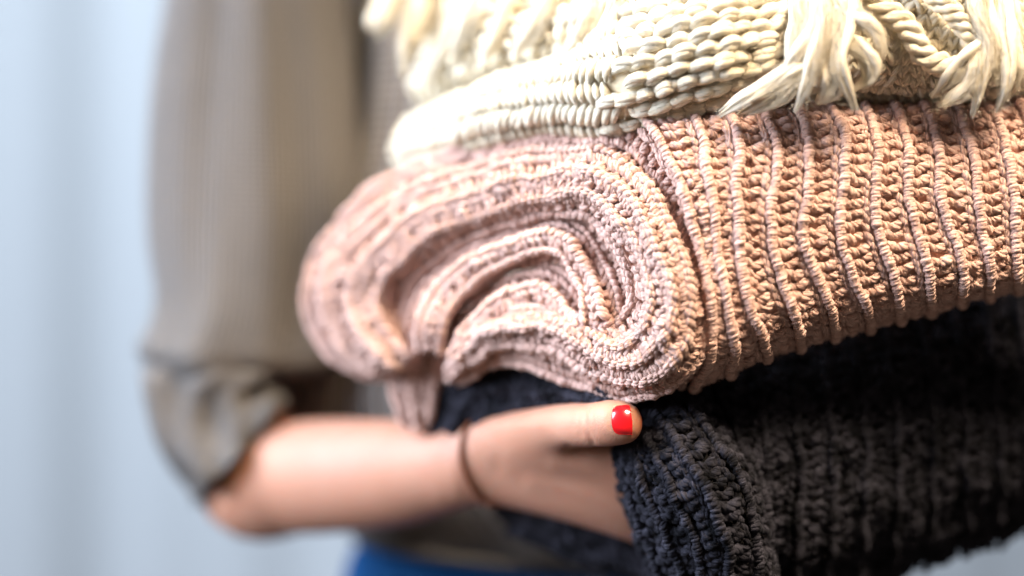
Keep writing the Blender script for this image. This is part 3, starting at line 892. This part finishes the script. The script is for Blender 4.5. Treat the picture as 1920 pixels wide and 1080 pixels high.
# ------------------------------------------------------------------ cream knit
white = empty('cream_blanket', Wp([1300, 200, 150]), 'folded cream chunky wool blanket with fluffy tassels on top of the stack', 'blanket')
WL = Patch([
    [(762, 325, 640), (850, 308, 440), (960, 272, 300), (1170, 258, 170), (1330, 225, 110), (1430, 205, 110), (1560, 190, 130)],
    [(742, 306, 600), (832, 286, 360), (950, 250, 215), (1165, 238, 60), (1322, 202, 10), (1422, 180, 10), (1545, 165, 40)],
    [(742, 270, 590), (826, 246, 335), (945, 206, 175), (1162, 188, 0), (1318, 154, -52), (1418, 134, -52), (1535, 118, -10)],
    [(768, 234, 590), (850, 198, 340), (960, 158, 185), (1162, 128, -15), (1312, 98, -75), (1412, 82, -75), (1525, 68, -20)],
    [(800, 215, 610), (880, 174, 380), (990, 130, 240), (1164, 76, 5), (1308, 46, -65), (1408, 30, -65), (1518, 16, -12)],
    [(830, 205, 640), (910, 166, 450), (1020, 122, 310), (1170, 28, 45), (1305, -6, -35), (1405, -22, -35), (1512, -36, 5)],
    [(845, 200, 700), (935, 164, 530), (1055, 118, 400), (1180, -18, 110), (1305, -60, 20), (1405, -76, 20), (1512, -92, 50)],
], per=12, nt=400, bump=4, seed=41, wob=3)
WU = Patch([
    [(785, 190, 700), (850, 172, 560), (960, 135, 400), (1080, 100, 260), (1190, 50, 150)],
    [(774, 165, 640), (845, 148, 480), (955, 112, 320), (1075, 78, 190), (1180, 30, 110)],
    [(788, 122, 630), (856, 100, 460), (955, 70, 300), (1075, 42, 160), (1175, 0, 90)],
    [(815, 64, 640), (876, 44, 470), (958, 22, 320), (1075, -2, 180), (1175, -44, 110)],
    [(838, -6, 660), (894, -20, 510), (970, -44, 370), (1080, -64, 240), (1180, -94, 180)],
], per=10, nt=300, bump=9, seed=42)
WR = Patch([
    [(1480, 200, 120), (1600, 196, 130), (1720, 198, 140), (1840, 196, 160), (1950, 190, 190), (2060, 186, 230)],
    [(1480, 168, 20), (1600, 166, 20), (1720, 170, 30), (1840, 168, 50), (1950, 162, 80), (2060, 158, 120)],
    [(1485, 120, -20), (1600, 118, -30), (1720, 122, -20), (1840, 120, 5), (1950, 114, 40), (2060, 110, 80)],
    [(1485, 70, -22), (1600, 68, -35), (1720, 72, -28), (1840, 70, 0), (1950, 64, 35), (2060, 60, 80)],
    [(1490, 20, -10), (1600, 18, -20), (1720, 20, -15), (1840, 18, 15), (1950, 14, 50), (2060, 10, 90)],
    [(1490, -35, 20), (1600, -35, 15), (1720, -32, 20), (1840, -34, 50), (1950, -38, 80), (2060, -40, 120)],
], per=10, nt=300, bump=6, seed=43)

yw = Yarn()
rows = 12
for k in range(rows):
    s = .2 + k * (5.6 / rows)
    # broad purl bumps on the near face, each a bowed loop overlapping its neighbours
    C = WL.column(s, 38, 5, 25, 14.5, -2, 7, t0=.47 + .03 * (k % 2), t1=1, phase=.5 * (k % 2), curve=7, jit=1.5, A=9); yw.add_plied(*C, B=8, turns=.22, off=.34, thick=.70)
    C = WL.column(s + .16, 41, -4, 19, 9.5, -3, 5, t0=.48, t1=1, phase=.5 * (k % 2) + .5, curve=-4, jit=1.6); yw.add(*C, B=8, ply=.05, tw=.4)
rows = 8
for k in range(rows):
    s = .25 + k * (5.6 / rows)
    # longer upright stitches where the fold turns away
    C = WL.column(s, 18, 24, 9 * (-1) ** k, 9.6, 0, 7, t0=.0, t1=.50 + rng.uniform(-.02, .04), jit=1.4, phase=.5 * (k % 2)); yw.add(*C, B=9, ply=.04, tw=.3)
for k in range(8):
    C = WU.column(.2 + k * .48, 30, 11, 9 * (-1) ** k, 13, 1, 9, jit=2.5, phase=.5 * (k % 2)); yw.add(*C, B=8)
for k in range(34):
    pass
rows = 11
for k in range(rows):
    s = .2 + k * (4.6 / rows)
    C = WR.column(s, 22, 16, 9, 9.6, 0, 6, jit=1.8, phase=0); yw.add_plied(*C, B=7, turns=.25, off=.36, thick=.68)
    C = WR.column(s, 22, 16, -9, 9.6, 0, 6, jit=1.8, phase=.5); yw.add_plied(*C, B=7, turns=.25, off=.36, thick=.68)
yw.build('chunky_stitches', M_white, white, kind='stuff')
for P_ in (WL, WU, WR): P_.sheet('knit_ground', M_whiteb, white, h=-5)


def cable(path, r, amp, turns, strands_n, mat, parent, seg=90):
    c = cr(Wp(path), seg); T = nrm(np.gradient(c, axis=0))
    B_ = nrm(np.cross(T, np.array([0, -1., 0]))); Nn = np.cross(B_, T)
    a = np.linspace(0, 1, seg)
    y = Yarn()
    for k in range(strands_n):
        ph = a * turns * 2 * np.pi + k * 2 * np.pi / strands_n
        C = c + amp * PX * (np.cos(ph)[:, None] * B_ + .55 * np.sin(ph)[:, None] * Nn)
        y.add(C[None], Nn[None], (r * PX * (1 + .12 * np.sin(a * 70 + k)))[None], B=10, ply=.05)
    y.build('cable', mat, parent)


cable([(1600, -40, -40), (1650, 10, -62), (1700, 50, -66), (1735, 105, -60), (1790, 130, -50)], 10, 14, 3.2, 3, M_white, white)
cable([(1700, -50, -40), (1760, 0, -58), (1800, 40, -58), (1830, 90, -48)], 9, 12, 2.6, 3, M_white, white)
cable([(1870, -40, -10), (1890, 20, -30), (1930, 80, -20), (1960, 130, 0)], 9, 12, 2.6, 3, M_white, white)


def tassel(paths, count, spread, seed, wav=1.5, r=.42):
    y = strands([Wp(p) for p in paths], count, spread, r, seed, wav=wav)
    rg = np.random.default_rng(seed + 50)
    for p in paths:                     # soft roving cores, two or three to a lock
        for q in range(3):
            c = cr(Wp(p), 26); a = np.linspace(0, 1, 26)
            off = np.array([rg.normal(0, 1), rg.normal(0, .6), rg.normal(0, 1)]) * spread * .45 * PX
            c = c + off * (1 - .7 * a ** 2)[:, None] + .12 * spread * PX * np.stack([np.sin(a * 7 + q), 0 * a, np.cos(a * 6 + 2 * q)], -1)
            rr = spread * .46 * PX * np.clip(1 - a ** 4.0, .08, 1) * (1 + .12 * np.sin(a * 17 + q * 2))
            y.add(c[None], np.broadcast_to(np.array([0, -1., 0]), c.shape)[None], rr[None], B=12, flat=.9, ply=.10, tw=.15)
    o = y.build('tassel', M_fluff, white)
    # stray fibres standing off the locks
    c = np.concatenate([cr(Wp(p), 60) for p in paths])
    d = nrm(rg.normal(size=c.shape)); d[:, 1] -= .3; d = nrm(d)
    V, Q = fuzz(c + d * spread * .55 * PX, d, 260 * len(paths), 8, 30, .2, seed + 90, .9)
    mesh_np('stray_fibres', V, Q, M_fluff, o, kind='stuff')
    return o


tassel([
    [(1530, -30, -60), (1525, 40, -110), (1500, 90, -120), (1480, 125, -110), (1470, 150, -100)],
    [(1545, -30, -60), (1545, 40, -115), (1530, 100, -130), (1515, 160, -120), (1492, 208, -100)],
    [(1560, -20, -60), (1580, 30, -110), (1570, 100, -128), (1580, 150, -120), (1602, 205, -100)],
    [(1520, 100, -100), (1490, 130, -112), (1440, 165, -100), (1395, 188, -90), (1348, 216, -60)],
    [(1530, 110, -100), (1500, 145, -110), (1460, 178, -96), (1420, 200, -80), (1385, 212, -60)],
    [(1560, 60, -90), (1600, 80, -120), (1632, 115, -118), (1628, 150, -110), (1600, 165, -100)],
    [(1570, 20, -90), (1610, 30, -115), (1645, 60, -112), (1650, 100, -100), (1640, 130, -90)],
    [(1550, 90, -100), (1560, 130, -120), (1560, 165, -112), (1545, 185, -100), (1530, 190, -90)],
    [(1500, -20, -40), (1500, 30, -95), (1495, 70, -110), (1490, 110, -104), (1478, 140, -95)],
    [(1590, -30, -50), (1600, 10, -90), (1600, 50, -112), (1585, 90, -115), (1575, 130, -110)],
], 170, 19, 1)
tassel([
    [(1860, -30, -20), (1855, 40, -60), (1850, 100, -75), (1838, 160, -72), (1822, 218, -50)],
    [(1875, -30, -20), (1880, 50, -60), (1890, 110, -72), (1885, 165, -68), (1868, 210, -50)],
    [(1890, 0, -20), (1905, 60, -50), (1915, 110, -60), (1908, 150, -55), (1895, 180, -45)],
    [(1850, 80, -50), (1820, 110, -66), (1790, 140, -62), (1765, 165, -50), (1748, 182, -40)],
    [(1850, 60, -50), (1835, 120, -72), (1815, 165, -66), (1780, 190, -50), (1760, 200, -40)],
    [(1830, -30, -20), (1835, 20, -60), (1850, 70, -72), (1865, 120, -72), (1872, 160, -66)],
], 170, 20, 2)
tassel([
    [(745, -40, 520), (735, 0, 480), (722, 40, 470), (712, 60, 480), (708, 72, 490)],
    [(765, -40, 520), (765, 20, 480), (760, 70, 470), (756, 110, 480), (754, 140, 490)],
    [(790, -40, 540), (790, 10, 490), (782, 60, 480), (775, 90, 480), (772, 110, 500)],
    [(810, -40, 560), (815, 0, 510), (808, 40, 500), (800, 60, 500), (795, 75, 510)],
    [(730, -40, 520), (715, 0, 490), (705, 20, 480), (700, 40, 480), (700, 55, 490)],
], 90, 24, 3)
tassel([
    [(900, -30, 400), (890, 20, 360), (875, 60, 370), (860, 90, 390), (850, 120, 420)],
    [(960, -30, 330), (950, 20, 290), (935, 60, 290), (915, 95, 300), (900, 120, 330)],
    [(1040, -30, 240), (1030, 15, 190), (1010, 50, 190), (985, 85, 210), (965, 110, 240)],
    [(1120, -30, 150), (1110, 15, 100), (1095, 50, 100), (1075, 75, 120), (1050, 100, 150)],
    [(1170, -30, 90), (1165, 10, 50), (1150, 50, 50), (1125, 75, 70), (1100, 90, 100)],
    [(860, -30, 470), (850, 30, 440), (835, 80, 440), (815, 120, 460), (800, 160, 500)],
], 90, 24, 4)
add_fuzz([WL, WR, WU], 22000, M_fluff, white, 6, 26, .26, seed=9, lift=.35)
